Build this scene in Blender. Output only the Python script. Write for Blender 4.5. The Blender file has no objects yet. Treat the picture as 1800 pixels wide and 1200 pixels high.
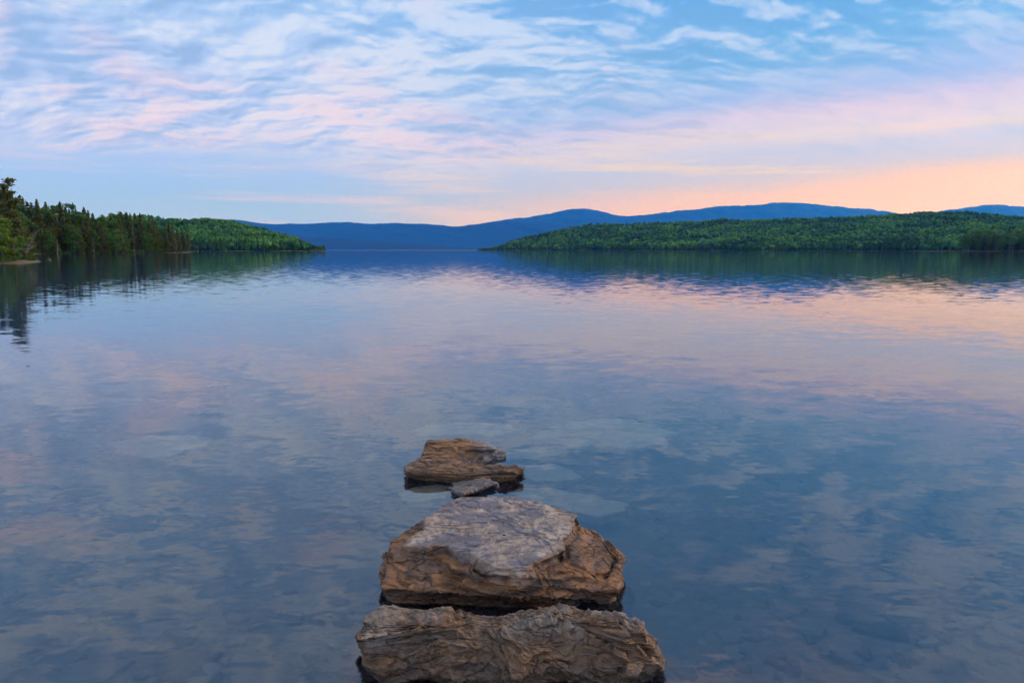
import bpy, math, random
import numpy as np
from mathutils import Vector

# ------------------------------------------------------------------ camera, world, sun, exposure
S = bpy.context.scene
C = S.collection
PITCH = math.atan(160.7/1200)
CH = 1.6
CP, SP = math.cos(PITCH), math.sin(PITCH)
cam = bpy.data.cameras.new('camera'); cam.sensor_width = 36; cam.lens = 24; cam.clip_start = .05; cam.clip_end = 60000
co = bpy.data.objects.new('camera', cam); C.objects.link(co)
co.location = (0, 0, CH); co.rotation_euler = (math.pi/2-PITCH, 0, 0); S.camera = co
S.view_settings.view_transform = 'Standard'; S.view_settings.look = 'None'
S.view_settings.gamma = 1; S.view_settings.use_curve_mapping = False; S.view_settings.exposure = 0
cy = S.cycles
cy.use_denoising = True; cy.max_bounces = 8; cy.diffuse_bounces = 2; cy.glossy_bounces = 3; cy.transmission_bounces = 5
cy.transparent_max_bounces = 8; cy.volume_bounces = 3; cy.use_adaptive_sampling = True; cy.adaptive_threshold = .03
cy.sample_clamp_indirect = 4
SUN_AZ, SUN_EL = 70, 32          # degrees to the right of the view, above the horizon

# ---- a small expression layer over shader nodes
class X:
    nt = None
    def __init__(s, v): s.v = v
    def m(s, op, o=None, o2=None):
        n = X.nt.nodes.new('ShaderNodeMath'); n.operation = op
        for i, a in enumerate((s, o, o2)):
            if a is None: continue
            a = a.v if isinstance(a, X) else a
            if isinstance(a, (int, float)): n.inputs[i].default_value = a
            else: X.nt.links.new(a, n.inputs[i])
        return X(n.outputs[0])
    def __add__(s, o): return s.m('ADD', o)
    __radd__ = __add__
    def __sub__(s, o): return s.m('SUBTRACT', o)
    def __rsub__(s, o): return X(o).m('SUBTRACT', s)
    def __mul__(s, o): return s.m('MULTIPLY', o)
    __rmul__ = __mul__
    def __truediv__(s, o): return s.m('DIVIDE', o)
    def __pow__(s, o): return s.m('POWER', o)
    def abs(s): return s.m('ABSOLUTE')
    def max(s, o): return s.m('MAXIMUM', o)
    def min(s, o): return s.m('MINIMUM', o)
    def clamp(s): return s.m('MAXIMUM', 0.).m('MINIMUM', 1.)
    def sin(s): return s.m('SINE')
    def exp(s): return s.m('EXPONENT')
def lk(a, sock):
    if isinstance(a, X): a = a.v
    if isinstance(a, (int, float)): sock.default_value = a
    elif isinstance(a, tuple): sock.default_value = a if len(a) == len(sock.default_value) else tuple(a)+(1,)
    else: X.nt.links.new(a, sock)
def node(t, **k):
    n = X.nt.nodes.new(t)
    for a, b in k.items(): setattr(n, a, b)
    return n
def smooth(a, b, x, lo=0., hi=1.):
    n = node('ShaderNodeMapRange', interpolation_type='SMOOTHSTEP')
    lk(x, n.inputs[0])
    for i, v in enumerate((a, b, lo, hi)): lk(v, n.inputs[1+i])
    return X(n.outputs[0])
def mix(f, a, b):
    n = node('ShaderNodeMix', data_type='RGBA'); lk(f, n.inputs[0]); lk(a, n.inputs[6]); lk(b, n.inputs[7]); return n.outputs[2]
def vec(x, y, z):
    n = node('ShaderNodeCombineXYZ'); lk(x, n.inputs[0]); lk(y, n.inputs[1]); lk(z, n.inputs[2]); return n.outputs[0]
def sep(v):
    n = node('ShaderNodeSeparateXYZ'); lk(v, n.inputs[0]); return [X(o) for o in n.outputs]
def noise(v, scale, detail=4., rough=.55, dist=0., out=0, lac=2., dim='3D'):
    n = node('ShaderNodeTexNoise', noise_dimensions=dim); lk(v, n.inputs['Vector'])
    n.inputs['Scale'].default_value = scale; n.inputs['Detail'].default_value = detail
    n.inputs['Roughness'].default_value = rough; n.inputs['Distortion'].default_value = dist; n.inputs['Lacunarity'].default_value = lac
    return X(n.outputs[0]) if out == 0 else n.outputs[1]
def ramp(x, stops):
    n = node('ShaderNodeValToRGB'); lk(x, n.inputs[0]); e = n.color_ramp.elements
    while len(e) < len(stops): e.new(.5)
    for q, (p, c) in zip(e, stops): q.position = p; q.color = c+(1,)
    return n.outputs[0]
def vadd(a, b, op='ADD'):
    n = node('ShaderNodeVectorMath', operation=op); lk(a, n.inputs[0]); lk(b, n.inputs[1]); return n.outputs[0]
def vscale(a, f):
    n = node('ShaderNodeVectorMath', operation='SCALE'); lk(a, n.inputs[0]); lk(f, n.inputs[3]); return n.outputs[0]

W = bpy.data.worlds.new('World'); S.world = W; W.use_nodes = True
X.nt = W.node_tree; X.nt.nodes.clear()
D = node('ShaderNodeTexCoord').outputs['Generated']
dx, dy, dz = sep(D)
el = dz.max(-.02).m('ARCSINE')*57.2958                # elevation, degrees
az = dx.m('ARCTAN2', dy)*57.2958                      # azimuth, degrees to the right of the view
q = 1./57.2958
# cloud deck: a flat layer overhead
den = (dz.max(0.)+.085)
P = vec(dx/den, dy/den, 0.)
def n2(v, *a, **k): return noise(v, *a, dim='2D', **k)
wob = n2(P, .55, 3, .5)-.5
# glow side of the sky (towards the sunset on the right), smooth all the way round
side = (az-46.)*q
glow = smooth(.42, .92, side.m('COSINE') + wob*.22)
# elevation of the colour bands tilts up to the right, as the cloud sheet does
tilt = smooth(0., 60., az)*3.2
eb = (el - tilt + wob*2.4)/40.
right = ramp(eb, [(0., (1.06, .78, .10)), (.045, (1.04, .70, .12)), (.085, (.97, .62, .26)), (.115, (.66, .60, .72)), (.15, (.58, .60, .84)), (.185, (.76, .67, .76)),
                  (.225, (.66, .58, .82)), (.255, (.36, .50, .88)), (.32, (.20, .46, .83)), (.45, (.08, .36, .80)), (.62, (.13, .37, .78)), (1., (.30, .46, .74))])
eb2 = (el + wob*3.2)/40.
left = ramp(eb2, [(0., (.50, .64, 1.25)), (.045, (.40, .60, 1.22)), (.10, (.34, .57, 1.15)), (.16, (.40, .58, 1.06)), (.20, (.46, .58, .98)),
                  (.27, (.45, .59, .97)), (.36, (.43, .60, .94)), (.5, (.27, .52, .92)), (.7, (.22, .45, .85)), (1., (.32, .48, .76))])
low = n2(vec(az*.035, el*.55, 0.), 1.6, 4, .55)              # thin veils in the clear band over the horizon
base = mix(smooth(.48, .72, low)*smooth(11., 6., el)*.55, mix(glow, left, right), mix(glow, (.70, .64, .86), (1., .74, .30)))
# billows and their shaded undersides: the deck hangs low and lumpy, so it foreshortens less than a flat sheet
den2 = (dz.max(0.)+.34)
Pc = vec(dx/den2*2.4, dy/den2*2.4, 0.)
wv = n2(Pc, 1.3, 2, .5, 0, out=1)
Pw = vadd(Pc, vscale(vadd(wv, (.5, .5, .5), 'SUBTRACT'), .32))
nA = n2(Pw, .75, 3, .5)
ani = node('ShaderNodeMapping'); lk(Pw, ani.inputs[0]); ani.inputs['Rotation'].default_value = (0, 0, -.22); ani.inputs['Scale'].default_value = (1., 1.9, 1)
def hgt(v): return n2(v, 2.1, 4, .5)
h0 = hgt(ani.outputs[0]); h1 = hgt(vadd(ani.outputs[0], (-.02, -.07, 0)))
lit = (h0-h1)*3.2                                         # the upper side of each roll catches the light
nC = n2(vadd(ani.outputs[0], (4.4, 2.2, 0)), 5.5, 5, .6)
nB = h0
cl = (nA-.5)*.55 + (h0-.5)*.45 + (nC-.5)*smooth(15., 30., el, .36, .14) + lit*smooth(15., 30., el, .36, .22) + .05
body = smooth(5.6, 9.0, el + wob*5.)                      # clouds sit above the clear band near the horizon
amp = body * (1. - glow*smooth(15., 9.5, el - tilt)*.8)
warm = smooth(.40, .62, n2(vadd(P, (2.7, 4.1, 0)), .5, 2, .5))          # stretches of the deck that the low sun still reaches
lightc = mix(smooth(19., 7., el)*(warm*.75+.25), (.70, .80, 1.0), (.93, .78, .86))
up = smooth(-.07, .22, cl)*amp
dn = smooth(.0, -.22, cl)*amp
c1 = mix(up*(.82-glow*.25), base, lightc)
c2 = mix(dn*.85, c1, mix(glow, (.29, .46, .79), (.14, .39, .74)))
# pink patches where the deck catches the low sun
pk = smooth(.52, .66, n2(vadd(Pc, (5.3, 1.2, 0)), .8, 2, .5))*smooth(.4, .6, nB)*body
c3 = mix(pk*.36, c2, (.94, .68, .76))
sky = node('ShaderNodeTexSky', sky_type='NISHITA', sun_disc=False, sun_elevation=math.radians(SUN_EL), sun_rotation=math.radians(SUN_AZ))
bs = node('ShaderNodeBackground'); lk(sky.outputs[0], bs.inputs[0]); bs.inputs[1].default_value = .07
bc = node('ShaderNodeBackground'); lk(c3, bc.inputs[0]); bc.inputs[1].default_value = 1.12
ms = node('ShaderNodeMixShader'); ms.inputs[0].default_value = .88
lk(bs.outputs[0], ms.inputs[1]); lk(bc.outputs[0], ms.inputs[2])
lk(ms.outputs[0], node('ShaderNodeOutputWorld').inputs[0])
W.cycles.sampling_method = 'NONE'        # an even sky: hit by the paths themselves

sl = bpy.data.lights.new('sun', 'SUN'); sl.energy = 1.5; sl.angle = math.radians(14); sl.color = (1, .76, .55)
so = bpy.data.objects.new('sun', sl); C.objects.link(so)
a_, e_ = math.radians(SUN_AZ), math.radians(SUN_EL)
so.rotation_euler = Vector((math.sin(a_)*math.cos(e_), math.cos(a_)*math.cos(e_), math.sin(e_))).to_track_quat('Z', 'Y').to_euler()

# ------------------------------------------------------------------ helpers
rng = np.random.default_rng(7)
def pix(px, py, a=0., b=0.):
    """where the sight line through a photo pixel meets the plane z = a + b*y"""
    u = (px-900)/1200; v = (py-600)/1200
    d = np.array([u, CP-v*SP, -SP-v*CP])
    t = (a-CH)/(d[2]-b*d[1])
    return np.array([0, 0, CH])+d*t
def far(px, py, Y):
    """world x and z of what stands at depth Y and shows at a photo pixel"""
    k = (600-py)/1200
    z = Y*(k*CP-SP)/(CP+k*SP)
    return (px-900)/1200*(Y*CP-z*SP), CH+z
def xof(px, Y): return (px-900)/1200*Y*CP
def newmesh(name, v, f, smooth_=False, attrs=None):
    me = bpy.data.meshes.new(name)
    v = np.asarray(v, np.float32); f = np.asarray(f, np.int32); k = f.shape[1]
    me.vertices.add(len(v)); me.vertices.foreach_set('co', v.ravel())
    me.loops.add(f.size); me.loops.foreach_set('vertex_index', f.ravel())
    me.polygons.add(len(f)); me.polygons.foreach_set('loop_start', np.arange(0, f.size, k, dtype=np.int32))
    me.update(calc_edges=True)
    me.polygons.foreach_set('use_smooth', np.full(len(f), smooth_, bool))
    for n, a in (attrs or {}).items():
        at = me.attributes.new(n, 'FLOAT', 'POINT'); at.data.foreach_set('value', np.asarray(a, np.float32))
    me.update(); me.validate(); return me
def obj(name, me, mat=None, parent=None):
    o = bpy.data.objects.new(name, me); C.objects.link(o)
    if mat is not None and me is not None and not me.materials: me.materials.append(mat)
    if parent is not None: o.parent = parent
    return o
def tag(o, label=None, cat=None, group=None, kind=None):
    for k, v in (('label', label), ('category', cat), ('group', group), ('kind', kind)):
        if v: o[k] = v
    return o
def material(name):
    m = bpy.data.materials.new(name); m.use_nodes = True; X.nt = m.node_tree; X.nt.nodes.clear(); return m
def out(sh, slot=0): lk(sh, node('ShaderNodeOutputMaterial').inputs[slot])
def bsdf(color, rough=.8, spec=.3, normal=None):
    n = node('ShaderNodeBsdfPrincipled'); lk(color, n.inputs['Base Color']); lk(rough, n.inputs['Roughness'])
    lk(spec, n.inputs['Specular IOR Level'])
    if normal is not None: lk(normal, n.inputs['Normal'])
    return n.outputs[0]
def bump(h, strength=.5, dist=.01, normal=None):
    n = node('ShaderNodeBump'); lk(h, n.inputs['Height']); n.inputs['Strength'].default_value = strength; n.inputs['Distance'].default_value = dist
    if normal is not None: lk(normal, n.inputs['Normal'])
    return n.outputs[0]
def attr(name): return X(node('ShaderNodeAttribute', attribute_name=name).outputs['Fac'])
def opos(): return node('ShaderNodeTexCoord').outputs['Object']
def wpos(): return node('ShaderNodeNewGeometry').outputs['Position']

_perm = np.random.default_rng(3).permutation(256); _perm = np.concatenate([_perm]*3)
_g = np.random.default_rng(4).normal(size=(256, 3)); _g /= np.linalg.norm(_g, axis=1)[:, None]
def pn(p):
    p = np.asarray(p, float); i = np.floor(p).astype(int); f = p-i; i &= 255
    u = f*f*f*(f*(f*6-15)+10); r = 0
    for a in (0, 1):
        for b in (0, 1):
            for c in (0, 1):
                h = _perm[_perm[_perm[i[..., 0]+a]+i[..., 1]+b]+i[..., 2]+c]
                gd = ((f-np.array([a, b, c]))*_g[h]).sum(-1)
                w = (u[..., 0] if a else 1-u[..., 0])*(u[..., 1] if b else 1-u[..., 1])*(u[..., 2] if c else 1-u[..., 2])
                r = r+gd*w
    return r*1.5
def fbm(p, o=4, r=.5):
    s = 0; a = 1; p = np.asarray(p, float)
    for k in range(o): s = s+a*pn(p+k*17.3); p = p*2.03; a *= r
    return s
def sst(a, b, x):
    t = np.clip((x-a)/(b-a), 0, 1); return t*t*(3-2*t)
def gridfaces(n, m, wrap=False):
    """faces of a grid of n rows by m columns"""
    i = np.arange(n-1)[:, None]*m; j = np.arange(m if wrap else m-1)[None]; k = (j+1) % m
    return np.stack([i+j, i+k, i+m+k, i+m+j], -1).reshape(-1, 4)

# ------------------------------------------------------------------ lake and lakebed
def bed_z(x, y):
    d = np.interp(y, [-40, -2, 1.2, 2.4, 4, 6, 9, 14, 30, 80, 200], [1.6, .5, .02, -.24, -.36, -.55, -.95, -1.8, -4, -9, -14])
    return d
m_bed = material('lakebed_silt')
p = wpos(); px_, py_, pz_ = sep(p)
n1 = noise(p, 2.2, 5, .6); n2 = noise(p, 14, 4, .6)
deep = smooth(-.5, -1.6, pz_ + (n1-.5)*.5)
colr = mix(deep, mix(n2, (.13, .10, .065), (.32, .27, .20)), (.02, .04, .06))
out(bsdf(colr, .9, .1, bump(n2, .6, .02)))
xs = np.concatenate([np.linspace(-400, -12, 24)[:-1], np.linspace(-12, 12, 241), np.linspace(12, 400, 24)[1:]])
ys = np.concatenate([np.linspace(-40, 0, 21)[:-1], np.linspace(0, 12, 161), np.linspace(12, 60, 30)[1:], np.linspace(60, 900, 20)[1:]])
gx, gy = np.meshgrid(xs, ys)
gz = bed_z(gx, gy)
q_ = np.stack([gx, gy, gx*0], -1)
gz = gz + fbm(q_*.45, 3)*.07*sst(-1, 3, gy)*(1+.1*np.clip(gy-10, 0, 20)) + fbm(q_*2.6, 3)*.02
xs2 = xs.copy(); xs2 = np.sign(xs)*np.where(abs(xs) > 12, (abs(xs)-12)*22+12, abs(xs))
gx2, _ = np.meshgrid(xs2, ys); gy2 = np.where(gy > 60, (gy-60)*14+60, np.where(gy < 0, gy*8, gy))
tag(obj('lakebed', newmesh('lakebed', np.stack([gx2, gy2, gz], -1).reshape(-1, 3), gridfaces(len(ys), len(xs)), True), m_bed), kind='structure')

m_water = material('lake_water')
p = wpos(); wx, wy, wz = sep(p)
dist = (wx*wx+wy*wy).m('SQRT')
def slope(sx, sy, scale, det, rough, dst, off):
    c = noise(vec(wx*sx+off, wy*sy, 0.), scale, det, rough, dst, 1, dim='2D')
    return vadd(c, (.5, .5, .5), 'SUBTRACT')
patch = smooth(.38, .66, noise(vec(wx*.012, wy*.03, 0.), 1., 4, .6))
patch2 = smooth(.35, .7, noise(vec(wx*.5, wy*1.1, 4.), .7, 3, .6))
s1 = vscale(slope(.6, 1., 2.0, 2, .5, .3, 0), smooth(30., 4., dist, .038, .032))
s2 = vscale(slope(.45, 1., 6.0, 2, .55, .4, 5), (patch2*.75+.25)*smooth(60., 8., dist, .034, .065))
s3 = vscale(slope(.40, 1., 19., 2, .55, .4, 9), (patch2*.8+.25)*smooth(30., 4., dist, .015, .055))
s4 = vscale(slope(.8, 1., .8, 2, .5, .2, 3), smooth(40., 300., dist, .0, .034)*(patch*.8+.3)*smooth(-60., 120., wx + wy*.1, .35, 1.))
s5 = vscale(slope(.8, 1., .8, 2, .5, .2, 13), smooth(900., 3000., dist, .0, .30))     # wind on the open lake far out
s = vadd(vadd(vadd(s1, s2), vadd(s3, s4)), s5)
sx_, sy_, _z = sep(s)
nrm = node('ShaderNodeVectorMath', operation='NORMALIZE'); lk(vec(sx_*.45, sy_, 1.), nrm.inputs[0])
bf = X(node('ShaderNodeNewGeometry').outputs['Backfacing'])
nrm = vscale(nrm.outputs[0], 1.-bf*2.)          # seen from below, the surface faces down
fr = node('ShaderNodeFresnel'); fr.inputs[0].default_value = 1.95; lk(nrm, fr.inputs[1])
gl = node('ShaderNodeBsdfGlossy'); gl.inputs['Color'].default_value = (.96, .98, 1, 1); gl.inputs['Roughness'].default_value = .03; lk(nrm, gl.inputs['Normal'])
rf = node('ShaderNodeBsdfRefraction'); rf.inputs['Color'].default_value = (.90, .94, .94, 1); rf.inputs['IOR'].default_value = 1.33; rf.inputs['Roughness'].default_value = .02; lk(nrm, rf.inputs['Normal'])
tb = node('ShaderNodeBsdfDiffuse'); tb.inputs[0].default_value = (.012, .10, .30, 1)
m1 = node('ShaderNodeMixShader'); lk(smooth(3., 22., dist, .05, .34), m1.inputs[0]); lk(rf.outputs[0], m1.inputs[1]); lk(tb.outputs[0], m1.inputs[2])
m2 = node('ShaderNodeMixShader'); lk(fr.outputs[0], m2.inputs[0]); lk(m1.outputs[0], m2.inputs[1]); lk(gl.outputs[0], m2.inputs[2])
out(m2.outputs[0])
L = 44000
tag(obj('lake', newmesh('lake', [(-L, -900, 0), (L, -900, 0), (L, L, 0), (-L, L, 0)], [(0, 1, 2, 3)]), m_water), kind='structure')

# ------------------------------------------------------------------ mountains
def foliage_ground(name, a, b, sc):
    m = material(name); p = opos()
    n = noise(p, sc, 4, .6)
    out(bsdf(mix(n, a, b), .9, .05, bump(noise(p, sc*4, 3, .6), .5, 8.))); return m
m_mt = foliage_ground('mountain_forest', (.008, .028, .03), (.018, .05, .045), .004)
def mountain(name, sky, Y0, Yc, Yb, seed, rel=.09, step=4.):
    sky = np.array(sky, float)
    pxs = np.arange(sky[0, 0], sky[-1, 0]+1, step)
    # rounded skyline
    py = np.interp(pxs, sky[:, 0], sky[:, 1]); k = np.hanning(17); k /= k.sum()
    py = np.convolve(np.pad(py, 8, 'edge'), k, 'valid')
    sv = np.concatenate([np.linspace(0, 1, 46), np.linspace(1, 2, 8)[1:]])
    PX, SV = np.meshgrid(pxs, sv)
    Y = np.where(SV <= 1, Y0+(Yc-Y0)*SV, Yc+(Yb-Yc)*(SV-1))
    H = far(pxs, py, Yc)[1]
    Xw = xof(PX, Y)
    prof = np.where(SV <= 1, np.sin(SV*np.pi/2)**1.15, 1-.75*(SV-1)**1.3)
    p = np.stack([Xw/1400+seed, Y/1400, Y*0], -1)
    rid = 1-abs(fbm(p, 4, .55))*2
    z = H*prof*(1+rel*(rid-.4)*np.sin(np.clip(SV, 0, 1)*np.pi)*1.6) - 6*(SV == 0)
    z += (pn(np.stack([Xw/36, Y/36, Y*0+seed], -1))*.7+pn(np.stack([Xw/110, Y/110, Y*0+seed], -1)))*5*np.clip(SV*6, 0, 1)
    me = newmesh(name, np.stack([Xw, Y, z], -1).reshape(-1, 3), gridfaces(len(sv), len(pxs)), True)
    return tag(obj(name, me, m_mt), kind='structure')
mountain('low_ridge', [(300, 410), (470, 412), (533, 416), (600, 420), (680, 424), (760, 431), (850, 437), (950, 439), (1200, 441)], 11000, 13000, 14500, 2.2, .05)
mountain('ridge', [(-700, 398), (-200, 394), (200, 392), (330, 390), (380, 386), (410, 387), (470, 394), (540, 395), (600, 391), (645, 394), (730, 393), (800, 399),
                   (870, 392), (910, 388), (980, 392), (1060, 404), (1160, 418), (1300, 442)], 16500, 21000, 24500, 5.1)
mountain('mountain', [(640, 440), (760, 412), (850, 393), (905, 385), (955, 380), (985, 372), (1010, 368), (1042, 370), (1090, 382), (1140, 379), (1200, 370),
                      (1260, 365), (1330, 362), (1375, 357), (1420, 361), (1480, 366), (1530, 370), (1570, 376), (1620, 384), (1700, 396), (1850, 420)], 22000, 28000, 31500, 8.4)
mountain('mountain', [(1480, 420), (1560, 392), (1620, 378), (1680, 367), (1740, 361), (1800, 366), (1900, 378), (2050, 372), (2300, 384), (2700, 396)], 20500, 25000, 28500, 3.7)

# ------------------------------------------------------------------ wooded hills
m_hg = material('hill_floor'); p = wpos(); n = noise(p, .05, 4, .6); _, _, pz = sep(p)
out(bsdf(mix(smooth(.75, .2, pz + (noise(p, .03, 3, .6)-.35)*2.6), mix(n, (.02, .04, .015), (.05, .08, .03)), (.22, .19, .14)), .9, .05))
def hill(name, sky, shore, depth, Tree, pmax, power=.95):
    sky = np.array(sky, float); shore = np.array(shore, float)
    def zf(px, Y):
        Ys = np.interp(px, shore[:, 0], shore[:, 1]); Dp = np.interp(px, sky[:, 0], np.interp(sky[:, 0], *np.array(depth).T))
        Yc = Ys+Dp
        Hc = np.maximum(far(px, np.interp(px, sky[:, 0], sky[:, 1]), Yc)[1]-Tree, 1.)
        s = np.clip((Y-Ys)/Dp, 0, 1.6)
        n = fbm(np.stack([xof(px, Y)/160, Y/160, Y*0+4.], -1), 3)
        return np.where(s <= 1, Hc*s**power, Hc*(1-.5*(s-1)**1.5)) + n*7*np.clip(s*4, 0, 1) + np.clip((Y-Ys)/6, -2, .8)
    pxs = np.arange(sky[0, 0], sky[-1, 0]+1, 8.); sv = np.concatenate([[-.02], np.linspace(0, 1.5, 50)])
    PX, SV = np.meshgrid(pxs, sv)
    Ys = np.interp(PX, shore[:, 0], shore[:, 1]); Dp = np.interp(PX, np.array(depth)[:, 0], np.array(depth)[:, 1])
    Y = Ys+Dp*SV
    z = zf(PX, Y)
    tag(obj(name, newmesh(name, np.stack([xof(PX, Y), Y, z], -1).reshape(-1, 3), gridfaces(len(sv), len(pxs)), True), m_hg), kind='structure')
    return zf
LS = [(-700, 680), (60, 760), (300, 840), (480, 900), (572, 950)]; LD = [(-700, 400), (60, 420), (300, 420), (450, 340), (540, 150), (572, 75)]
RS = [(838, 2000), (1000, 1800), (1200, 1560), (1600, 1160), (1800, 980), (2200, 760)]; RD = [(838, 80), (900, 380), (1000, 680), (1300, 900), (1620, 1000), (2200, 900)]
left_hill = hill('hill', [(-700, 388), (60, 388), (200, 382), (262, 381), (300, 384), (380, 384), (415, 388), (450, 396), (490, 407), (525, 420), (550, 431), (566, 439.5), (572, 441)],
                 LS, LD, 9, 572)
right_hill = hill('hill', [(838, 440.5), (850, 437), (875, 430), (900, 421), (950, 409), (1000, 399), (1050, 393), (1100, 391), (1200, 388), (1300, 387), (1400, 383), (1500, 379),
                   (1560, 374), (1620, 370), (1680, 373), (1750, 378), (1800, 381), (1950, 386), (2200, 380)],
                  RS, RD, 10, 2200)

_ico = np.array([(0, -.526, .851), (0, .526, .851), (0, -.526, -.851), (0, .526, -.851), (-.526, .851, 0), (.526, .851, 0), (-.526, -.851, 0), (.526, -.851, 0),
                 (.851, 0, -.526), (.851, 0, .526), (-.851, 0, -.526), (-.851, 0, .526)])
def _icof():
    f = []
    for i in range(12):
        for j in range(i+1, 12):
            for k in range(j+1, 12):
                a, b, c = _ico[i], _ico[j], _ico[k]
                if max(np.linalg.norm(a-b), np.linalg.norm(b-c), np.linalg.norm(a-c)) < 1.1:
                    f.append((i, j, k) if np.dot(np.cross(b-a, c-a), a) > 0 else (i, k, j))
    return np.array(f)
_icofaces = _icof()
def forest(name, zf, px0, px1, shore, depth, label, spacing, hmin, hmax, seed, con=.16, taper=lambda p: 1.):
    r = np.random.default_rng(seed); shore = np.array(shore, float); depth = np.array(depth, float)
    N = 200000
    px = r.uniform(px0, px1, N); sv = r.uniform(0, 1.02, N)
    Ys = np.interp(px, shore[:, 0], shore[:, 1]); Dp = np.interp(px, depth[:, 0], depth[:, 1]); Y = Ys+2+Dp*sv
    # keep with probability that gives one tree for spacing^2, wider with distance
    area = (px1-px0)/1200*Y*Dp/N
    keep = r.random(N) < area/(spacing*Y/1450)**2*(1+1.2*np.exp(-sv*14))
    px, Y, sv = px[keep], Y[keep], sv[keep]
    x = xof(px, Y); z = zf(px, Y); n = len(px)
    h = r.uniform(hmin, hmax, n)*(1+.25*np.exp(-sv*10))*taper(px); conif = r.random(n) < con*(1+1.5*np.exp(-sv*8))
    hue = np.clip((.46+.7*fbm(np.stack([x/150, Y/120, Y*0], -1), 3))+r.normal(0, .15, n), 0, 1); hue = np.where(conif, hue*.25, hue)
    V, F, A = [], [], []
    w = np.where(conif, h*.22, h*r.uniform(.27, .47, n))
    for k in range(2):
        j = r.normal(0, .28, (n, 12, 3))
        v = _ico[None]*(1+j[..., :1])+j*.6
        cz = np.where(conif, h*(.30+.30*k), h*(.50+.18*k)); rz = np.where(conif, h*(.34-.02*k), h*(.36-.1*k)); rw = w*np.where(conif, 1-.45*k, 1-.25*k)
        off = r.normal(0, .25, (n, 2))*np.where(conif, .1, 1)[:, None]*w[:, None]
        if True:
            cone = np.where(conif[:, None], 1-.45*(v[..., 2]), 1.)
            v = np.stack([v[..., 0]*rw[:, None]*cone+off[:, :1], v[..., 1]*rw[:, None]*cone+off[:, 1:], v[..., 2]*rz[:, None]+cz[:, None]], -1)
        v += np.stack([x, Y, z], -1)[:, None]
        base = (np.arange(n)*12)[:, None, None]+n*12*k
        V.append(v.reshape(-1, 3)); F.append((base+_icofaces[None]).reshape(-1, 3)); A.append(np.repeat(hue, 12))
    nv = 24*n
    # pale trunks along the shore
    sh = np.where((sv < .05) & (r.random(n) < .6))[0]
    tv = []
    for i in sh:
        a = .22; zt = z[i]+h[i]*.6
        tv += [(x[i]-a, Y[i]-1.5, z[i]-.5), (x[i]+a, Y[i]-1.5, z[i]-.5), (x[i], Y[i]-1.1, z[i]-.5), (x[i]-a*.5, Y[i]-1.5, zt), (x[i]+a*.5, Y[i]-1.5, zt), (x[i], Y[i]-1.1, zt)]
    if tv:
        b = nv+np.arange(len(sh))[:, None, None]*6
        V.append(np.array(tv)); F.append((b+np.array([(0, 1, 4), (0, 4, 3), (1, 2, 5), (1, 5, 4), (2, 0, 3), (2, 3, 5)])[None]).reshape(-1, 3)); A.append(np.full(len(tv), -1.))
    me = newmesh(name, np.concatenate(V), np.concatenate(F), False, {'hue': np.concatenate(A)})
    tag(obj(name, me, m_forest), label, 'forest', kind='stuff')
    print(name, n, 'trees')
m_forest = material('forest_foliage')
h_ = attr('hue')
cc = ramp(h_.clamp(), [(0., (.018, .05, .014)), (.35, (.042, .118, .022)), (.7, (.08, .195, .028)), (1., (.14, .26, .036))])
out(bsdf(mix(smooth(-.2, -.6, h_), cc, (.36, .34, .29)), .8, .1))
forest('hillside_forest', left_hill, 200, 570, LS, LD,
       'green mixed forest covering the low left headland beyond the dark wooded point', 7.6, 6, 12, 11, .36, lambda p: np.clip((575-p)/45, .4, 1))
forest('hillside_forest', right_hill, 839, 2050, RS,
       RD,
       'broad green forest covering the long hillside across the lake on the right', 7.3, 5.5, 13, 12, .34, lambda p: np.clip((p-815)/70, .55, 1))

# ------------------------------------------------------------------ haze: the air of the whole valley
m_haze = material('air')
pv = node('ShaderNodeVolumePrincipled'); pv.inputs['Color'].default_value = (.02, .27, 1.0, 1); pv.inputs['Density'].default_value = .000045
pv.inputs['Absorption Color'].default_value = (1., 1., 1., 1); pv.inputs['Anisotropy'].default_value = .75
out(pv.outputs[0], 1)
hx, y0, y1, z0, z1 = 33000, -700, 33000, -16, 2100
hv = [(x, y, z) for z in (z0, z1) for x, y in ((-hx, y0), (hx, y0), (hx, y1), (-hx, y1))]
hf = [(0, 3, 2, 1), (4, 5, 6, 7), (0, 1, 5, 4), (1, 2, 6, 5), (2, 3, 7, 6), (3, 0, 4, 7)]
tag(obj('haze', newmesh('haze', hv, hf), m_haze), 'thin blue evening haze over the lake and far mountains', 'haze', kind='stuff')

# ------------------------------------------------------------------ rocks
def crop(x, y): return 600+x*.38323, 740+y*.38323
def ringpoly(pts, cx, cy, th, soft=2):
    """radius of a star-shaped outline around a centre, for each angle"""
    pts = np.array(pts); a = np.unwrap(np.arctan2(pts[:, 1]-cy, pts[:, 0]-cx)); r = np.hypot(pts[:, 0]-cx, pts[:, 1]-cy)
    # dense straight edges between the corners
    P0 = pts; P1 = np.roll(pts, -1, 0); t = np.linspace(0, 1, 60, endpoint=False)[:, None, None]
    d = (P0[None]*(1-t)+P1[None]*t).transpose(1, 0, 2).reshape(-1, 2)
    a = np.arctan2(d[:, 1]-cy, d[:, 0]-cx) % (2*np.pi); r = np.hypot(d[:, 0]-cx, d[:, 1]-cy)
    o = np.argsort(a); a = a[o]; r = r[o]
    R = np.interp(th, np.concatenate([a-2*np.pi, a, a+2*np.pi]), np.concatenate([r, r, r]))
    n = max(3, int(len(th)*soft/360)|1); k = np.hanning(n+2)[1:-1]; k /= k.sum()
    return np.convolve(np.concatenate([R[-n:], R, R[:n]]), k, 'same')[n:-n]
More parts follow.
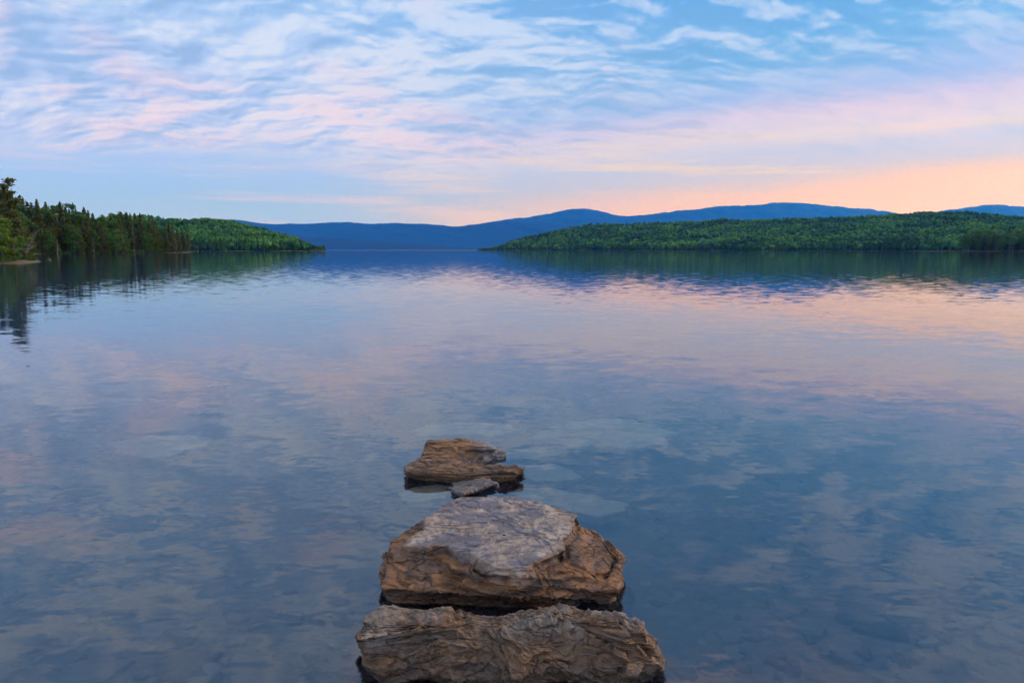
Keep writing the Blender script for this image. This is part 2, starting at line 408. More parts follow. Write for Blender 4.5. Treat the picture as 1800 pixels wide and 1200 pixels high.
def sdpoly(x, y, poly):
    """signed distance to a polygon, positive inside"""
    poly = np.array(poly); n = len(poly); d = np.full(x.shape, 1e9); ins = np.zeros(x.shape, bool)
    for i in range(n):
        a = poly[i]; b = poly[(i+1) % n]; e = b-a; wx = x-a[0]; wy = y-a[1]
        t = np.clip((wx*e[0]+wy*e[1])/(e@e), 0, 1); d = np.minimum(d, np.hypot(wx-e[0]*t, wy-e[1]*t))
        c = ((a[1] <= y) & (b[1] > y) | (b[1] <= y) & (a[1] > y))
        with np.errstate(divide='ignore', invalid='ignore'):
            ins ^= c & (x < (b[0]-a[0])*(y-a[1])/(b[1]-a[1])+a[0])
    return np.where(ins, d, -d)
def loft(c, rings, nth, counts, ntop):
    """rings: list of (polygon, z(x,y) or number, softness) from the top edge down; returns grid (rings, nth, 3) and ring parameter"""
    th = np.linspace(0, 2*np.pi, nth, endpoint=False); dirs = np.stack([np.cos(th), np.sin(th)], -1)
    Rs = [ringpoly(p, c[0], c[1], th, s) for p, z, s in rings]
    def zz(k, xy):
        z = rings[k][1]; return z(xy[..., 0], xy[..., 1]) if callable(z) else np.full(xy.shape[:-1], float(z))
    rows, par = [], []
    for rho in np.linspace(.004, 1, ntop)**.75:
        xy = np.array(c)+dirs*(Rs[0]*rho)[:, None]
        rows.append(np.concatenate([xy, zz(0, xy)[:, None]], 1)); par.append(rho)
    for k in range(len(rings)-1):
        A = np.concatenate([np.array(c)+dirs*Rs[k][:, None], zz(k, np.array(c)+dirs*Rs[k][:, None])[:, None]], 1)
        B = np.concatenate([np.array(c)+dirs*Rs[k+1][:, None], zz(k+1, np.array(c)+dirs*Rs[k+1][:, None])[:, None]], 1)
        for t in np.linspace(0, 1, counts[k]+1)[1:]:
            rows.append(A*(1-t)+B*t); par.append(1+k+t)
    G = np.stack(rows)
    # ease the kinks between rings a little
    for _ in range(3): G[ntop-6:-1] = .25*np.roll(G, 1, 0)[ntop-6:-1]+.5*G[ntop-6:-1]+.25*np.roll(G, -1, 0)[ntop-6:-1]
    return G, np.repeat(np.array(par)[:, None], nth, 1)
def gnormals(G):
    du = np.roll(G, -1, 1)-np.roll(G, 1, 1); dv = np.gradient(G, axis=0)
    n = np.cross(dv, du); l = np.linalg.norm(n, axis=-1, keepdims=True); return n/np.maximum(l, 1e-9)
def ledge(t, sharp=.18):
    """staircase with rounded treads: broken edges of thin beds"""
    f = np.floor(t); r = t-f; return f+sst(.5-sharp, .5+sharp, r)
def facets(q, n, seed, stretch, tilt, step):
    """the stone breaks into flat faces: each cell of a stretched cell pattern gets its own plane and its own step"""
    r = np.random.default_rng(seed); S3 = np.array(stretch)
    p = (q+np.stack([fbm(q*7+k*9.1, 3) for k in range(3)], -1)*.022)*S3; flat = p.reshape(-1, 3)
    c = flat[r.integers(0, len(flat), n)]; best = np.full(len(flat), 1e9); idx = np.zeros(len(flat), int)
    for i in range(n):
        dd = ((flat-c[i])**2).sum(1); m = dd < best; best[m] = dd[m]; idx[m] = i
    t = r.normal(0, tilt, (n, 3)); o = r.uniform(-step, step, n)
    return .016*np.tanh((((flat-c[idx])/S3*t[idx]).sum(1)+o[idx])/.016).reshape(q.shape[:-1])
def finish(name, G, attrs, mat, label, cat='rock', group=None):
    n, m = G.shape[:2]
    v = G.reshape(-1, 3); f = gridfaces(n, m, True)[:, ::-1]
    base = v.min(0); ctr = np.array([v[:, 0].mean(), v[:, 1].mean(), base[2]])
    me = newmesh(name, v-ctr, f, True, {k: a.ravel() for k, a in attrs.items()})
    o = obj(name, me, mat); o.location = ctr
    return tag(o, label, cat, group)

def rock_material(name, brown, dark, pale, grey, foli, dirv, wet=.3, crackscale=7., warp=.10):
    m = material(name); p = opos()
    pa = attr('pale'); fo = attr('fold'); hz = attr('height')
    w = vadd(p, vscale(vadd(noise(p, 3.5, 3, .6, 0, 1), (.5, .5, .5), 'SUBTRACT'), warp))
    mp = node('ShaderNodeMapping'); lk(w, mp.inputs[0]); mp.inputs['Rotation'].default_value = dirv; mp.inputs['Scale'].default_value = (1., 1., foli)
    st = noise(mp.outputs[0], 5., 6, .62, .2)
    n1 = noise(p, 4.5, 5, .6, .3); n2 = noise(p, 34, 5, .65); n3 = noise(p, 140, 3, .65)
    # cracks: edges of warped cells drawn out along the beds
    vo = node('ShaderNodeTexVoronoi', feature='DISTANCE_TO_EDGE'); mq = node('ShaderNodeMapping'); lk(vadd(p, vscale(vadd(noise(p, 6, 4, .6, 0, 1), (.5, .5, .5), 'SUBTRACT'), .07)), mq.inputs[0])
    mq.inputs['Rotation'].default_value = dirv; mq.inputs['Scale'].default_value = (.55, 1., foli*.45); lk(mq.outputs[0], vo.inputs[0]); vo.inputs['Scale'].default_value = crackscale
    crack = smooth(.05, .0, X(vo.outputs[0]))*smooth(.46, .58, noise(p, 5, 3, .6))*(1. - pa*.7)
    ln = smooth(.25, 1., 1. - (noise(mp.outputs[0], 11., 4, .62, .2)*2.-1.).abs()*5.)      # thin lines of the foliation
    c = mix(smooth(.36, .62, st), dark, brown)
    c = mix(smooth(.50, .75, n1)*.6, c, grey)
    pm = (pa*smooth(.20, .55, n1*.55+st*.45 + (n2-.5)*.3) + smooth(.62, .85, fo)*.22).clamp()
    c = mix(pm, c, mix(smooth(.38, .62, n2*.6+st*.4), pale, grey))
    c = mix(smooth(.54, .70, n2)*.5, c, mix(.6, dark, grey))
    c = mix(smooth(.60, .72, n3)*.35, c, pale)                                            # mineral grains
    film = smooth(.47, .56, noise(p, 5, 4, .55, .6))*smooth(.2, .7, pa)*wet
    c = mix(film*.8, c, mix(.6, dark, (.17, .15, .18)))                                   # where a skin of water lies the stone is darker
    c = mix((crack*.8+ln*.18).clamp(), c, dark)                                           # joints: dirt, with the shade of their depth put in the colour; foliation bands
    wetm = smooth(.095, .03, hz + (n1-.5)*.08)                                            # the band kept wet by the lake
    c = mix(wetm*.72, c, mix(.65, c, (.012, .008, .006)))
    rough = (smooth(.3, .7, n2, .72, .42) - film*.42 - wetm*.3).max(.10)
    b1 = bump(st*.7 - ln*.15 - crack*1.1, .55, .020); b2 = bump(n2*.7+n3*.45, .42, .006, b1)
    nb = node('ShaderNodeMix', data_type='VECTOR'); lk(film*.8, nb.inputs[0]); lk(b2, nb.inputs[4]); lk(node('ShaderNodeNewGeometry').outputs['Normal'], nb.inputs[5])
    out(bsdf(c, rough, .5, nb.outputs[1])); return m
m_rock_mid = rock_material('brown_schist', (.31, .125, .036), (.055, .021, .007), (.66, .48, .35), (.22, .155, .12), 7., (.05, .12, 0), .95)
m_rock_front = rock_material('folded_schist', (.26, .118, .042), (.05, .022, .009), (.52, .38, .26), (.15, .094, .06), 6., (.5, .2, .3), .4, 9., .2)
m_rock_back = rock_material('slaty_schist', (.36, .17, .058), (.08, .036, .014), (.50, .43, .38), (.24, .19, .17), 10., (0, .05, 0), .5)

# --- the big middle rock
zt = lambda x, y: -.334+.165*y + .012*np.sin(x*5+1)
P_ = lambda x, y, a=0., b=0.: pix(*crop(x, y), a, b)[:2]
top = [P_(x, y, -.334, .165) for x, y in [(214, 492), (300, 448), (430, 393), (530, 349), (650, 344), (760, 348), (860, 370), (1000, 405), (1085, 432), (1185, 474), (1238, 530),
       (1232, 600), (1150, 640), (1030, 622), (900, 668), (800, 692), (700, 670), (600, 612), (500, 572), (380, 572), (270, 574), (225, 545)]]
lip = [P_(x, y, .07) for x, y in [(166, 700), (180, 765), (400, 778), (600, 793), (750, 803), (900, 803), (960, 814), (1100, 780), (1265, 775), (1296, 752), (1270, 700)]]
lip = lip+[np.array(a) for a in [(.56, 3.22), (.47, 3.5), (.2, 3.68), (-.25, 3.68), (-.5, 3.5), (-.64, 3.2)]]
c0 = np.array([-.04, 3.22])
def shrink(poly, k, c): return [np.array(c)+(np.array(p)-c)*k for p in poly]
G, par = loft(c0, [(top, zt, 2.), (lip, .07, 1.2), (shrink(lip, .93, c0), .012, 3), (shrink(lip, .93, c0), -.03, 4), (shrink(lip, 1.06, c0), -.14, 5), (shrink(lip, 1.15, c0), -.42, 6)], 1000, [70, 22, 12, 12, 14], 120)
x, y, z = G[..., 0], G[..., 1], G[..., 2]
slab = [P_(x_, y_, -.334, .165) for x_, y_ in [(262, 560), (300, 520), (372, 475), (378, 440), (440, 395), (530, 335), (770, 335), (880, 365), (1000, 398), (1092, 428), (1075, 490), (1035, 555), (1028, 605),
        (960, 640), (800, 720), (690, 690), (600, 618), (500, 578), (380, 574)]]
q3 = np.stack([x, y, z], -1)
sd = sdpoly(x+fbm(q3*9, 3)*.018, y+fbm(q3*9+5, 3)*.018, slab)
onslab = sst(-.006, .008, sd)*(par < 1.35)
N = gnormals(G)
topm = sst(1.25, .95, par)
# shoulders lie a bed lower than the pale slab; the right one falls away outwards
fade = sst(1.9, 1.1, par)
G[..., 2] -= fade*(1-sst(-.006, .008, sd))*(.034+.07*sst(.26, .52, x)*sst(3.75, 3.3, y)+.02*sst(-.45, -.62, x))
z = G[..., 2]; N = gnormals(G)
lowr = fbm(q3*np.array([3.2, 3.2, 5]), 3)
beds = ledge((z+.25*y*0+.10*x+lowr*.035)*26, .14)/26 - (z+.10*x+lowr*.035)
side = sst(.95, 1.25, par)*sst(4.2, 3.2, par)
crk = (x*1.5+fbm(q3*np.array([4, 4, 7])+61, 3)*1.1+z*2.5)*2.6        # blocks broken across the beds
d = side*(lowr*.035 - .004 + beds*1.15*sst(-.35, .25, fbm(q3*4.3+9, 2)) + (ledge(crk, .05)-crk)*.014)
# flakes and steps across the top
fl = ledge((lowr*.9+fbm(q3*np.array([4, 9, 6])+3, 3)*.5+y*1.9+x*.5)*3.2, .06)
flr = (lowr*.9+fbm(q3*np.array([4, 9, 6])+3, 3)*.5+y*1.9+x*.5)*3.2
d += topm*((fl-flr)*.011 + lowr*.014)
d += (fbm(q3*np.array([9, 20, 34]), 3, .5)*.0065*(1-.7*onslab) + (1-abs(fbm(q3*np.array([10, 12, 30])+7, 3))*2.2)*.005*side)
d = d*.62 + facets(q3, 110, 5, (1., 1.3, 2.6), .11, .005)*(.3+.7*side) - 0
# a crack that runs back along the slab's right edge
cr = np.exp(-(sd/.007)**2)*topm*sst(.0, .2, x)
d -= cr*.03
G = G+N*d[..., None]
pale = sst(-.02, .045, sd+fbm(q3*7+77, 3)*.03)*(par < 1.6)
ridge = 1-abs(fbm(q3*np.array([10, 12, 30])+7, 3))*2.2
finish('boulder', G, {'pale': pale, 'fold': np.clip(ridge*.5+.2, 0, 1)*side*.8, 'height': G[..., 2]}, m_rock_mid,
       'largest brown boulder with flat pale grey wet top, middle of the stepping rocks', 'rock')

# --- the folded front rock
crest = [(75, 945), (110, 905), (165, 876), (212, 868), (250, 888), (330, 886), (420, 876), (520, 874), (600, 890), (700, 900), (850, 892), (1000, 896), (1130, 888), (1270, 896), (1380, 930)]
za, zb = .17, 0.
ctop = [P_(x_, y_, .175) for x_, y_ in crest]
top = ctop[::-1] + [p+np.array([0, -.075]) for p in ctop]
top = [p+np.array([0, .03]) if i < len(ctop) else p for i, p in enumerate(top)]
lip = [P_(x_, y_, .055) for x_, y_ in [(72, 985), (98, 1060), (112, 1115), (160, 1145), (350, 1128), (500, 1158), (800, 1166), (1060, 1130), (1200, 1138), (1320, 1145), (1480, 1125), (1484, 1075), (1450, 1020)]]
lip = lip+[np.array(a) for a in [(.55, 2.62), (.40, 2.70), (.0, 2.71), (-.35, 2.70), (-.58, 2.65)]]
c1 = np.array([-.01, 2.50])
G, par = loft(c1, [(top, lambda x, y: .172+.012*np.sin(x*7.)-.010*np.cos(x*13+.5), 1.2), (lip, lambda x, y: .05+.012*np.sin(x*9), 1.2), (shrink(lip, .92, c1), .008, 3), (shrink(lip, .93, c1), -.03, 4), (shrink(lip, 1.05, c1), -.13, 5), (shrink(lip, 1.12, c1), -.4, 6)], 1100, [80, 22, 12, 12, 12], 70)
x, y, z = G[..., 0], G[..., 1], G[..., 2]; q3 = np.stack([x, y, z], -1)
N = gnormals(G)
k1 = fbm(q3*np.array([2.6, 3.4, 3.4])+2, 3); k2 = fbm(q3*np.array([5.5, 6, 6])+11, 3)
ph = (z*1.0+.5*y+.20*x)*42 + k1*3.4 + k2*1.6            # contorted foliation
s_ = np.abs(((ph/2.) % 1)-.5)*2; s2_ = np.abs(((ph*1.37+k2) % 1)-.5)*2
gate = sst(-.35, .35, fbm(q3*np.array([4, 5, 5])+41, 2))
folds = (s_**.8*.007 + s2_**.7*.004)*(.35+.65*gate)
vis = sst(4.3, 3.2, par)
t1 = (k1*1.2+k2*.6+x*.9+z*3)*2.4; t2 = (fbm(q3*np.array([4.5, 6, 6])+23, 3)*1.3-x*.8+z*6)*2.6
t3 = (fbm(q3*np.array([9, 9, 9])+51, 2)*.9+x*1.2+z*9-y*2)*3.
broken = (ledge(t1, .04)-t1)*.015 + (ledge(t2, .04)-t2)*.008 + (ledge(t3, .05)-t3)*.004
d = vis*(k1*.012 + k2*.008 + folds + broken) + fbm(q3*np.array([26, 34, 34]), 4, .55)*.0035
d = d*.9 + vis*facets(q3, 110, 6, (1., 1.2, 1.7), .09, .004)
# the knob at the left end and a saddle right of it
d += .03*np.exp(-((x+.50)/.06)**2-((y-2.53)/.07)**2)
G = G+N*d[..., None]
finish('boulder', G, {'pale': np.clip(.18+.5*sst(.30, .55, -x)*sst(.08, .14, z)+.45*sst(.12, .17, z)*sst(-.1, .25, k2), 0, 1), 'fold': np.clip(s_*.55+s2_*.4, 0, 1)*vis, 'height': G[..., 2]}, m_rock_front,
       'long low folded rock with swirling layers at the bottom edge, nearest to the viewer', 'rock')

# --- the flat back rock, its right side sliding under the water
zt3 = lambda x, y: .072+.05*(y-4.7)-.34*np.clip(x+.48, 0, 1)*sst(4.74, 4.9, y)*(1-.7*sst(5.10, 5.18, y))
top = [pix(*crop(x_, y_), .085)[:2] for x_, y_ in [(292, 208), (330, 192), (372, 178), (382, 140), (400, 100), (500, 96), (590, 92), (662, 96), (700, 120), (760, 150), (800, 190), (835, 212), (760, 222), (600, 226), (420, 224), (300, 218)]]
lip = [pix(*crop(x_, y_), .035)[:2] for x_, y_ in [(288, 215), (292, 240), (360, 250), (500, 262), (620, 262), (740, 262), (800, 246), (846, 221)]]
lip = lip+[np.array(a) for a in [(.02, 5.05), (-.15, 5.3), (-.45, 5.36), (-.66, 5.3), (-.70, 5.0)]]
c2 = np.array([-.40, 4.93])
G, par = loft(c2, [(top, zt3, 1.), (lip, lambda x, y: np.minimum(.04, zt3(x, y)-.02), 1.2), (shrink(lip, .94, c2), -.004, 3), (shrink(lip, .95, c2), -.06, 4), (shrink(lip, 1.04, c2), -.5, 6)], 700, [34, 14, 10, 16], 90)
x, y, z = G[..., 0], G[..., 1], G[..., 2]; q3 = np.stack([x, y, z], -1); N = gnormals(G)
lowr = fbm(q3*np.array([2.2, 4, 6])+21, 3)
t = (y*2.1+lowr*.55+.25*fbm(q3*np.array([5, 14, 10]), 3)+x*.2)*3.
tm = sst(1.2, .95, par); side = sst(.95, 1.2, par)*sst(4.2, 3.2, par)
b_ = (z+lowr*.02)*46
d = tm*((ledge(t, .06)-t)*.019+lowr*.010) + side*((ledge(b_, .12)-b_)/46*.8+lowr*.02) + fbm(q3*np.array([9, 26, 40]), 4, .55)*.006
d = d*.75 + facets(q3, 80, 7, (.6, 1.2, 3.2), .10, .006)
G = G+N*d[..., None]
finish('boulder', G, {'pale': np.clip(sst(-.35, -.15, x)*sst(4.72, 4.85, y)*.9, 0, 1), 'fold': np.clip(.5+lowr*.4, 0, 1)*side, 'height': G[..., 2]+.01}, m_rock_back,
       'flat layered brown rock, farthest of the stepping rocks, its right side awash', 'rock')

# --- the grey splinter lying between the two
top = [pix(*crop(x_, y_), .035)[:2] for x_, y_ in [(498, 294), (560, 282), (620, 268), (700, 276), (716, 284), (660, 300), (600, 318), (552, 328), (520, 318)]]
lip = [pix(*crop(x_, y_), .008)[:2] for x_, y_ in [(490, 298), (515, 320), (545, 338), (610, 326), (670, 305), (726, 292)]]+[np.array(a) for a in [(-.07, 4.62), (-.2, 4.68), (-.36, 4.6)]]
c3_ = np.array([-.25, 4.46])
G, par = loft(c3_, [(top, lambda x, y: .034+.06*(y-4.46), .6), (lip, .004, .6), (shrink(lip, 1.02, c3_), -.06, 4), (shrink(lip, 1.1, c3_), -.45, 6)], 300, [16, 8, 12], 36)
q3 = G.copy(); N = gnormals(G); w_ = fbm(q3*np.array([5, 6, 6])+31, 3)
ph = (q3[..., 1]*1.5+q3[..., 0]*.30+w_*.07)*24; s_ = np.abs((ph % 1)-.5)*2
G = G+N*(s_**.7*.014+w_*.014+fbm(q3*30, 3)*.004-.008+facets(q3, 26, 8, (.8, 1.8, 2), .16, .005))[..., None]
finish('stone', G, {'pale': np.full(G.shape[:2], .55), 'fold': s_*.9, 'height': G[..., 2]+.03}, m_rock_back,
       'small grey ridged stone just in front of the farthest flat rock', 'rock')

# --- flat slabs lying just under the surface
m_slab = material('drowned_slab'); p = opos()
n1 = noise(p, 3, 5, .6); n2 = noise(p, 22, 4, .6)
out(bsdf(mix(smooth(.3, .7, n1), (.54, .42, .25), (.78, .64, .42)), .8, .2, bump(n1*.6+n2*.4, .6, .02)))
def drowned(label, pts, depth, thick, seed):
    poly = [pix(px, py, -depth)[:2] for px, py in pts]; c = np.mean(poly, 0)
    G, par = loft(c, [(poly, lambda x, y: -depth+0*x, .8), (shrink(poly, 1.03, c), -depth-thick*.5, 1.2), (shrink(poly, .97, c), -depth-thick, 4)], 160, [5, 5], 26)
    q3 = G.copy(); N = gnormals(G); w_ = fbm(q3*np.array([3, 4, 8])+seed, 4)
    t = (w_+q3[..., 1]*.8)*3; rough_ = fbm(np.stack([q3[..., 0]*7, q3[..., 1]*7, q3[..., 2]*0+seed], -1), 3)*.09*sst(.6, 1., par)
    G[..., 0] += (q3[..., 0]-c[0])*rough_*2; G[..., 1] += (q3[..., 1]-c[1])*rough_*2
    G = G+N*(w_*.018+(ledge(t, .1)-t)*.012)[..., None]
    G[..., 2] = np.minimum(G[..., 2], -.012)
    finish('stone_slab', G, {}, m_slab, label, 'stone slab', 'slabs lying under the water')
drowned('widest pale slab under the water right of the farthest rock', [(925, 775), (960, 760), (1005, 745), (1090, 740), (1150, 752), (1182, 766), (1165, 788), (1080, 794), (1000, 789)], .05, .14, 1)
drowned('narrow pale slab under the water between the widest slab and the farthest rock', [(880, 800), (930, 792), (1003, 790), (986, 807), (930, 812), (890, 812)], .05, .12, 2)
drowned('oval pale slab under the water just right of the small grey stone', [(905, 842), (925, 828), (965, 823), (1010, 834), (1028, 848), (980, 854), (930, 853)], .06, .12, 3)
drowned('long pale slab under the water behind the right shoulder of the largest boulder', [(890, 872), (920, 864), (965, 865), (1040, 878), (1106, 893), (1088, 909), (1040, 914), (990, 902), (940, 888)], .05, .14, 4)
drowned('pale slab under the water left of the small grey stone', [(700, 876), (730, 865), (775, 862), (800, 870), (785, 884), (740, 892), (705, 892)], .07, .12, 5)
drowned('faint pale slab under the water behind the farthest rock', [(715, 768), (760, 756), (830, 750), (900, 757), (925, 766), (880, 775), (800, 774), (740, 776)], .08, .14, 6)
drowned('isolated faint slab under open water to the far left of the rocks', [(190, 795), (260, 782), (350, 779), (375, 788), (340, 806), (270, 822), (215, 815)], .11, .16, 7)

# --- stones on the lakebed: too many to count
r = np.random.default_rng(21); V = []; F = []; A = []; nb = 0
for i in range(5200):
    yy = 1.6+8*r.random()**1.6; xx = r.uniform(-1, 1)*(2.2+yy*.85)
    sz = min(.028*r.random()**-.5, .15)
    if pn(np.array([xx*.7, yy*.9, 8.]))+.25*pn(np.array([xx*2.5, yy*2.5, 3.])) < -.12 and sz < .12: continue
    k = 8; a = np.sort(r.uniform(0, 2*np.pi, k)*.25+np.arange(k)*2*np.pi/k*.999)
    rad = sz*r.uniform(.7, 1.15, k); e = r.uniform(.55, 1.); ro = r.uniform(0, np.pi)
    bx, by = np.cos(a)*rad, np.sin(a)*rad*e; bx, by = bx*np.cos(ro)-by*np.sin(ro), bx*np.sin(ro)+by*np.cos(ro)
    z0_ = bed_z(xx, yy)+.005; h = min(sz*r.uniform(.2, .45), .07); tl = r.normal(0, .12, 2)
    for sc_, zz_ in ((1.05, -.02), (1., h*.6), (.72, h)):
        V.append(np.stack([xx+bx*sc_, yy+by*sc_, z0_+zz_+bx*tl[0]+by*tl[1]], -1))
    V.append([[xx, yy, z0_+h*1.03]])
    j = np.arange(k); j2 = (j+1) % k
    for l in (0, 8):
        F += list(zip(nb+l+j, nb+l+j2, nb+l+8+j2)); F += list(zip(nb+l+j, nb+l+8+j2, nb+l+8+j))
    F += list(zip(nb+16+j, nb+16+j2, np.full(k, nb+24))); nb += 25; A += [r.random()]*25
m_peb = material('bed_stone'); t = attr('tone'); p = wpos()
out(bsdf(mix(noise(p, 30, 3, .6)*.5, ramp(t, [(0., (.10, .085, .065)), (.5, (.24, .20, .15)), (1., (.40, .35, .27))]), (.12, .10, .07)), .85, .2))
tag(obj('lakebed_stones', newmesh('lakebed_stones', np.concatenate(V), np.array(F), False, {'tone': np.array(A)}), m_peb),
    'small flat stones covering the shallow lakebed', 'stones', kind='stuff')

# ------------------------------------------------------------------ trees
def foliage(name, a, b, tr=.25):
    m = material(name); p = opos()
    oi = node('ShaderNodeObjectInfo'); rnd = X(oi.outputs['Random'])
    t = attr('tone')
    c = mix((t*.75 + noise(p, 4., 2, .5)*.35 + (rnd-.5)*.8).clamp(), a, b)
    d = node('ShaderNodeBsdfPrincipled'); lk(c, d.inputs['Base Color']); d.inputs['Roughness'].default_value = .7; d.inputs['Specular IOR Level'].default_value = .15
    tl = node('ShaderNodeBsdfTranslucent'); lk(c, tl.inputs[0])
    mx = node('ShaderNodeMixShader'); mx.inputs[0].default_value = tr; lk(d.outputs[0], mx.inputs[1]); lk(tl.outputs[0], mx.inputs[2]); out(mx.outputs[0]); return m
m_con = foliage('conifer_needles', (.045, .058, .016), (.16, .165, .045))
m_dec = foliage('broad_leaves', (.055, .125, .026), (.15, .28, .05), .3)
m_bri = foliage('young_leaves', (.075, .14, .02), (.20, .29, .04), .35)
def bark(name, a, b):
    m = material(name); p = opos(); mp = node('ShaderNodeMapping'); lk(p, mp.inputs[0]); mp.inputs['Scale'].default_value = (20, 20, 3)
    n = noise(mp.outputs[0], 3, 4, .6); out(bsdf(mix(n, a, b), .9, .1, bump(n, .6, .03))); return m
m_bark = bark('brown_bark', (.05, .035, .025), (.15, .11, .08))
m_birch = bark('pale_bark', (.13, .115, .09), (.34, .31, .26))
m_dead = bark('dead_wood', (.12, .095, .07), (.28, .235, .18))

def tube(path, rad, k=6):
    path = np.array(path, float); V = []
    d = np.gradient(path, axis=0); d /= np.linalg.norm(d, axis=1)[:, None]
    ref = np.where(abs(d[:, 2:]) > .9, np.array([[1., 0, 0]]), np.array([[0, 0, 1.]]))
    u = np.cross(d, ref); u /= np.linalg.norm(u, axis=1)[:, None]; w = np.cross(d, u)
    a = np.arange(k)*2*np.pi/k
    V = path[:, None]+(np.cos(a)[None, :, None]*u[:, None]+np.sin(a)[None, :, None]*w[:, None])*np.array(rad)[:, None, None]
    return V.reshape(-1, 3), gridfaces(len(path), k, True)
def merge(parts):
    V, F, n = [], [], 0
    for v, f in parts: V.append(v); F.append(f+n); n += len(v)
    return np.concatenate(V), np.concatenate(F)
def leaves(P, size, r, flat=.0, dirs=None):
    """one leaf spray quad at each point"""
    n = len(P); u = r.normal(size=(n, 3)) if dirs is None else dirs+r.normal(size=(n, 3))*.35
    u /= np.linalg.norm(u, axis=1)[:, None]; w = r.normal(size=(n, 3)); w[:, 2] *= 1-flat
    w = np.cross(u, w); w = np.cross(w, u) if flat else w
    w /= np.maximum(np.linalg.norm(w, axis=1)[:, None], 1e-6)
    s = np.asarray(size)[..., None]*r.uniform(.65, 1.3, (n, 1)) if np.ndim(size) else size*r.uniform(.65, 1.3, (n, 1))
    q = np.stack([P-u*s*.5, P+w*s*.38-u*s*.05, P+u*s*.55, P-w*s*.38+u*s*.05], 1)
    return q.reshape(-1, 3), np.arange(4*n).reshape(-1, 4)
def spruce(seed, width=.19, base=.08, gap=.0):
    """unit height; returns trunk and crown meshes"""
    r = np.random.default_rng(seed); P, Dd, T = [], [], []
    nw = 40
    for k in range(nw):
        t = base+(1-base)*(k+r.uniform(-.3, .3))/nw; t = min(max(t, base), .985)
        R = width*(1-t)**.82*(.75+.5*r.random())+.008
        if t < .3: R *= .7+t
        nb_ = 8 if t < .8 else 6
        a0 = r.uniform(0, 6.3)
        for b in range(nb_):
            if r.random() < gap: continue
            a = a0+b*6.283/nb_+r.normal(0, .25); L_ = R*r.uniform(.65, 1.2); m = max(3, int(L_/.018))
            f = np.linspace(.12, 1, m); dr = -.30*(1-t)-.05
            pts = np.stack([np.cos(a)*L_*f, np.sin(a)*L_*f, t+dr*L_*f**1.2+.12*L_*f**3], -1)+r.normal(0, .004, (m, 3))
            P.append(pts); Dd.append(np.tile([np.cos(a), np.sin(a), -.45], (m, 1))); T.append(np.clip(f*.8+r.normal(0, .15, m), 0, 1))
    P.append(np.stack([r.normal(0, .003, 10), r.normal(0, .003, 10), np.linspace(.93, 1.0, 10)], -1)); Dd.append(np.tile([0, 0, 1.], (10, 1))); T.append(np.full(10, .6))
    P = np.concatenate(P); v, f = leaves(P, .040, r, .4, np.concatenate(Dd))
    crown = newmesh('crown', v, f, False, {'tone': np.repeat(np.concatenate(T), 4)})
    tv, tf = tube([(0, 0, -.03), (0, 0, .1), (.002, 0, .5), (0, 0, .97)], [.015, .012, .007, .002])
    return newmesh('trunk', tv, tf, True), crown
def broadleaf(seed, width=.3, base=.22, clumps=46, lean=0., leafn=62, leaf=.032):
    r = np.random.default_rng(seed); P, T = [], []; parts = []
    path = np.array([(0, 0, -.03), (.006, 0, .15), (r.normal(0, .012)+lean*.3, r.normal(0, .012), .4), (r.normal(0, .02)+lean, r.normal(0, .02), .75)])
    parts.append(tube(path, [.02, .015, .011, .004]))
    for i in range(clumps):
        zc = base+(1-base)*r.beta(1.5, 1.35)*.96; prof = np.sin(np.clip((zc-base)/(1-base), .03, 1)**.75*np.pi*.93)**.75
        a = r.uniform(0, 6.283); rr = width*prof*np.sqrt(r.uniform(.15, 1.))*r.uniform(.7, 1.12)
        c = np.array([np.cos(a)*rr+lean*zc, np.sin(a)*rr, zc]); s = r.uniform(.045, .085)*(width/.3)**.5
        n = int(leafn*r.uniform(.7, 1.3)); g = r.normal(size=(n, 3)); g /= np.linalg.norm(g, axis=1)[:, None]; g *= (r.random((n, 1))**.4)*s*np.array([1.15, 1.15, .8])
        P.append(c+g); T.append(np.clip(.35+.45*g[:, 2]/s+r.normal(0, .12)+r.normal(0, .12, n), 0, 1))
        if i % 4 == 0:
            z0_ = max(base*.8, zc-.25); parts.append(tube([np.array([lean*z0_, 0, z0_]), (c+np.array([lean*z0_, 0, z0_]))/2+np.array([0, 0, .01]), c], [.007, .005, .002], 5))
    v, f = leaves(np.concatenate(P), leaf, r)
    crown = newmesh('crown', v, f, False, {'tone': np.repeat(np.concatenate(T), 4)})
    tv, tf = merge(parts); return newmesh('trunk', tv, tf, True), crown
def white_pine(seed, lean=.01):
    r = np.random.default_rng(seed); P, T = [], []; parts = [tube([(0, 0, -.03), (.003, 0, .3), (lean, 0, .7), (lean*1.4, .0, .98)], [.013, .010, .006, .002])]
    for k in range(30):
        t = .30+.68*(k/30)**.85+r.uniform(-.01, .01)
        a = r.uniform(0, 6.283); L_ = (.10*(1-t)**.5+.035)*r.uniform(.5, 1.25)*(.55 if t < .55 else 1)
        e = np.array([np.cos(a)*L_+lean*1.3, np.sin(a)*L_, t+L_*r.uniform(.0, .4)]); s0 = np.array([lean*t*1.3, 0, t])
        parts.append(tube([s0, (s0+e)/2+np.array([0, 0, -.004]), e], [.004, .003, .0015], 5))
        for j in range(r.integers(2, 5)):
            c = s0+(e-s0)*r.uniform(.45, 1.08)+r.normal(0, .010, 3); n = int(r.integers(26, 46)); g = r.normal(size=(n, 3))*np.array([.017, .017, .009])
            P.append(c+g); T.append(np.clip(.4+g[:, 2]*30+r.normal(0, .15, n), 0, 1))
    v, f = leaves(np.concatenate(P), .020, r); crown = newmesh('crown', v, f, False, {'tone': np.repeat(np.concatenate(T), 4)})
    tv, tf = merge(parts); return newmesh('trunk', tv, tf, True), crown
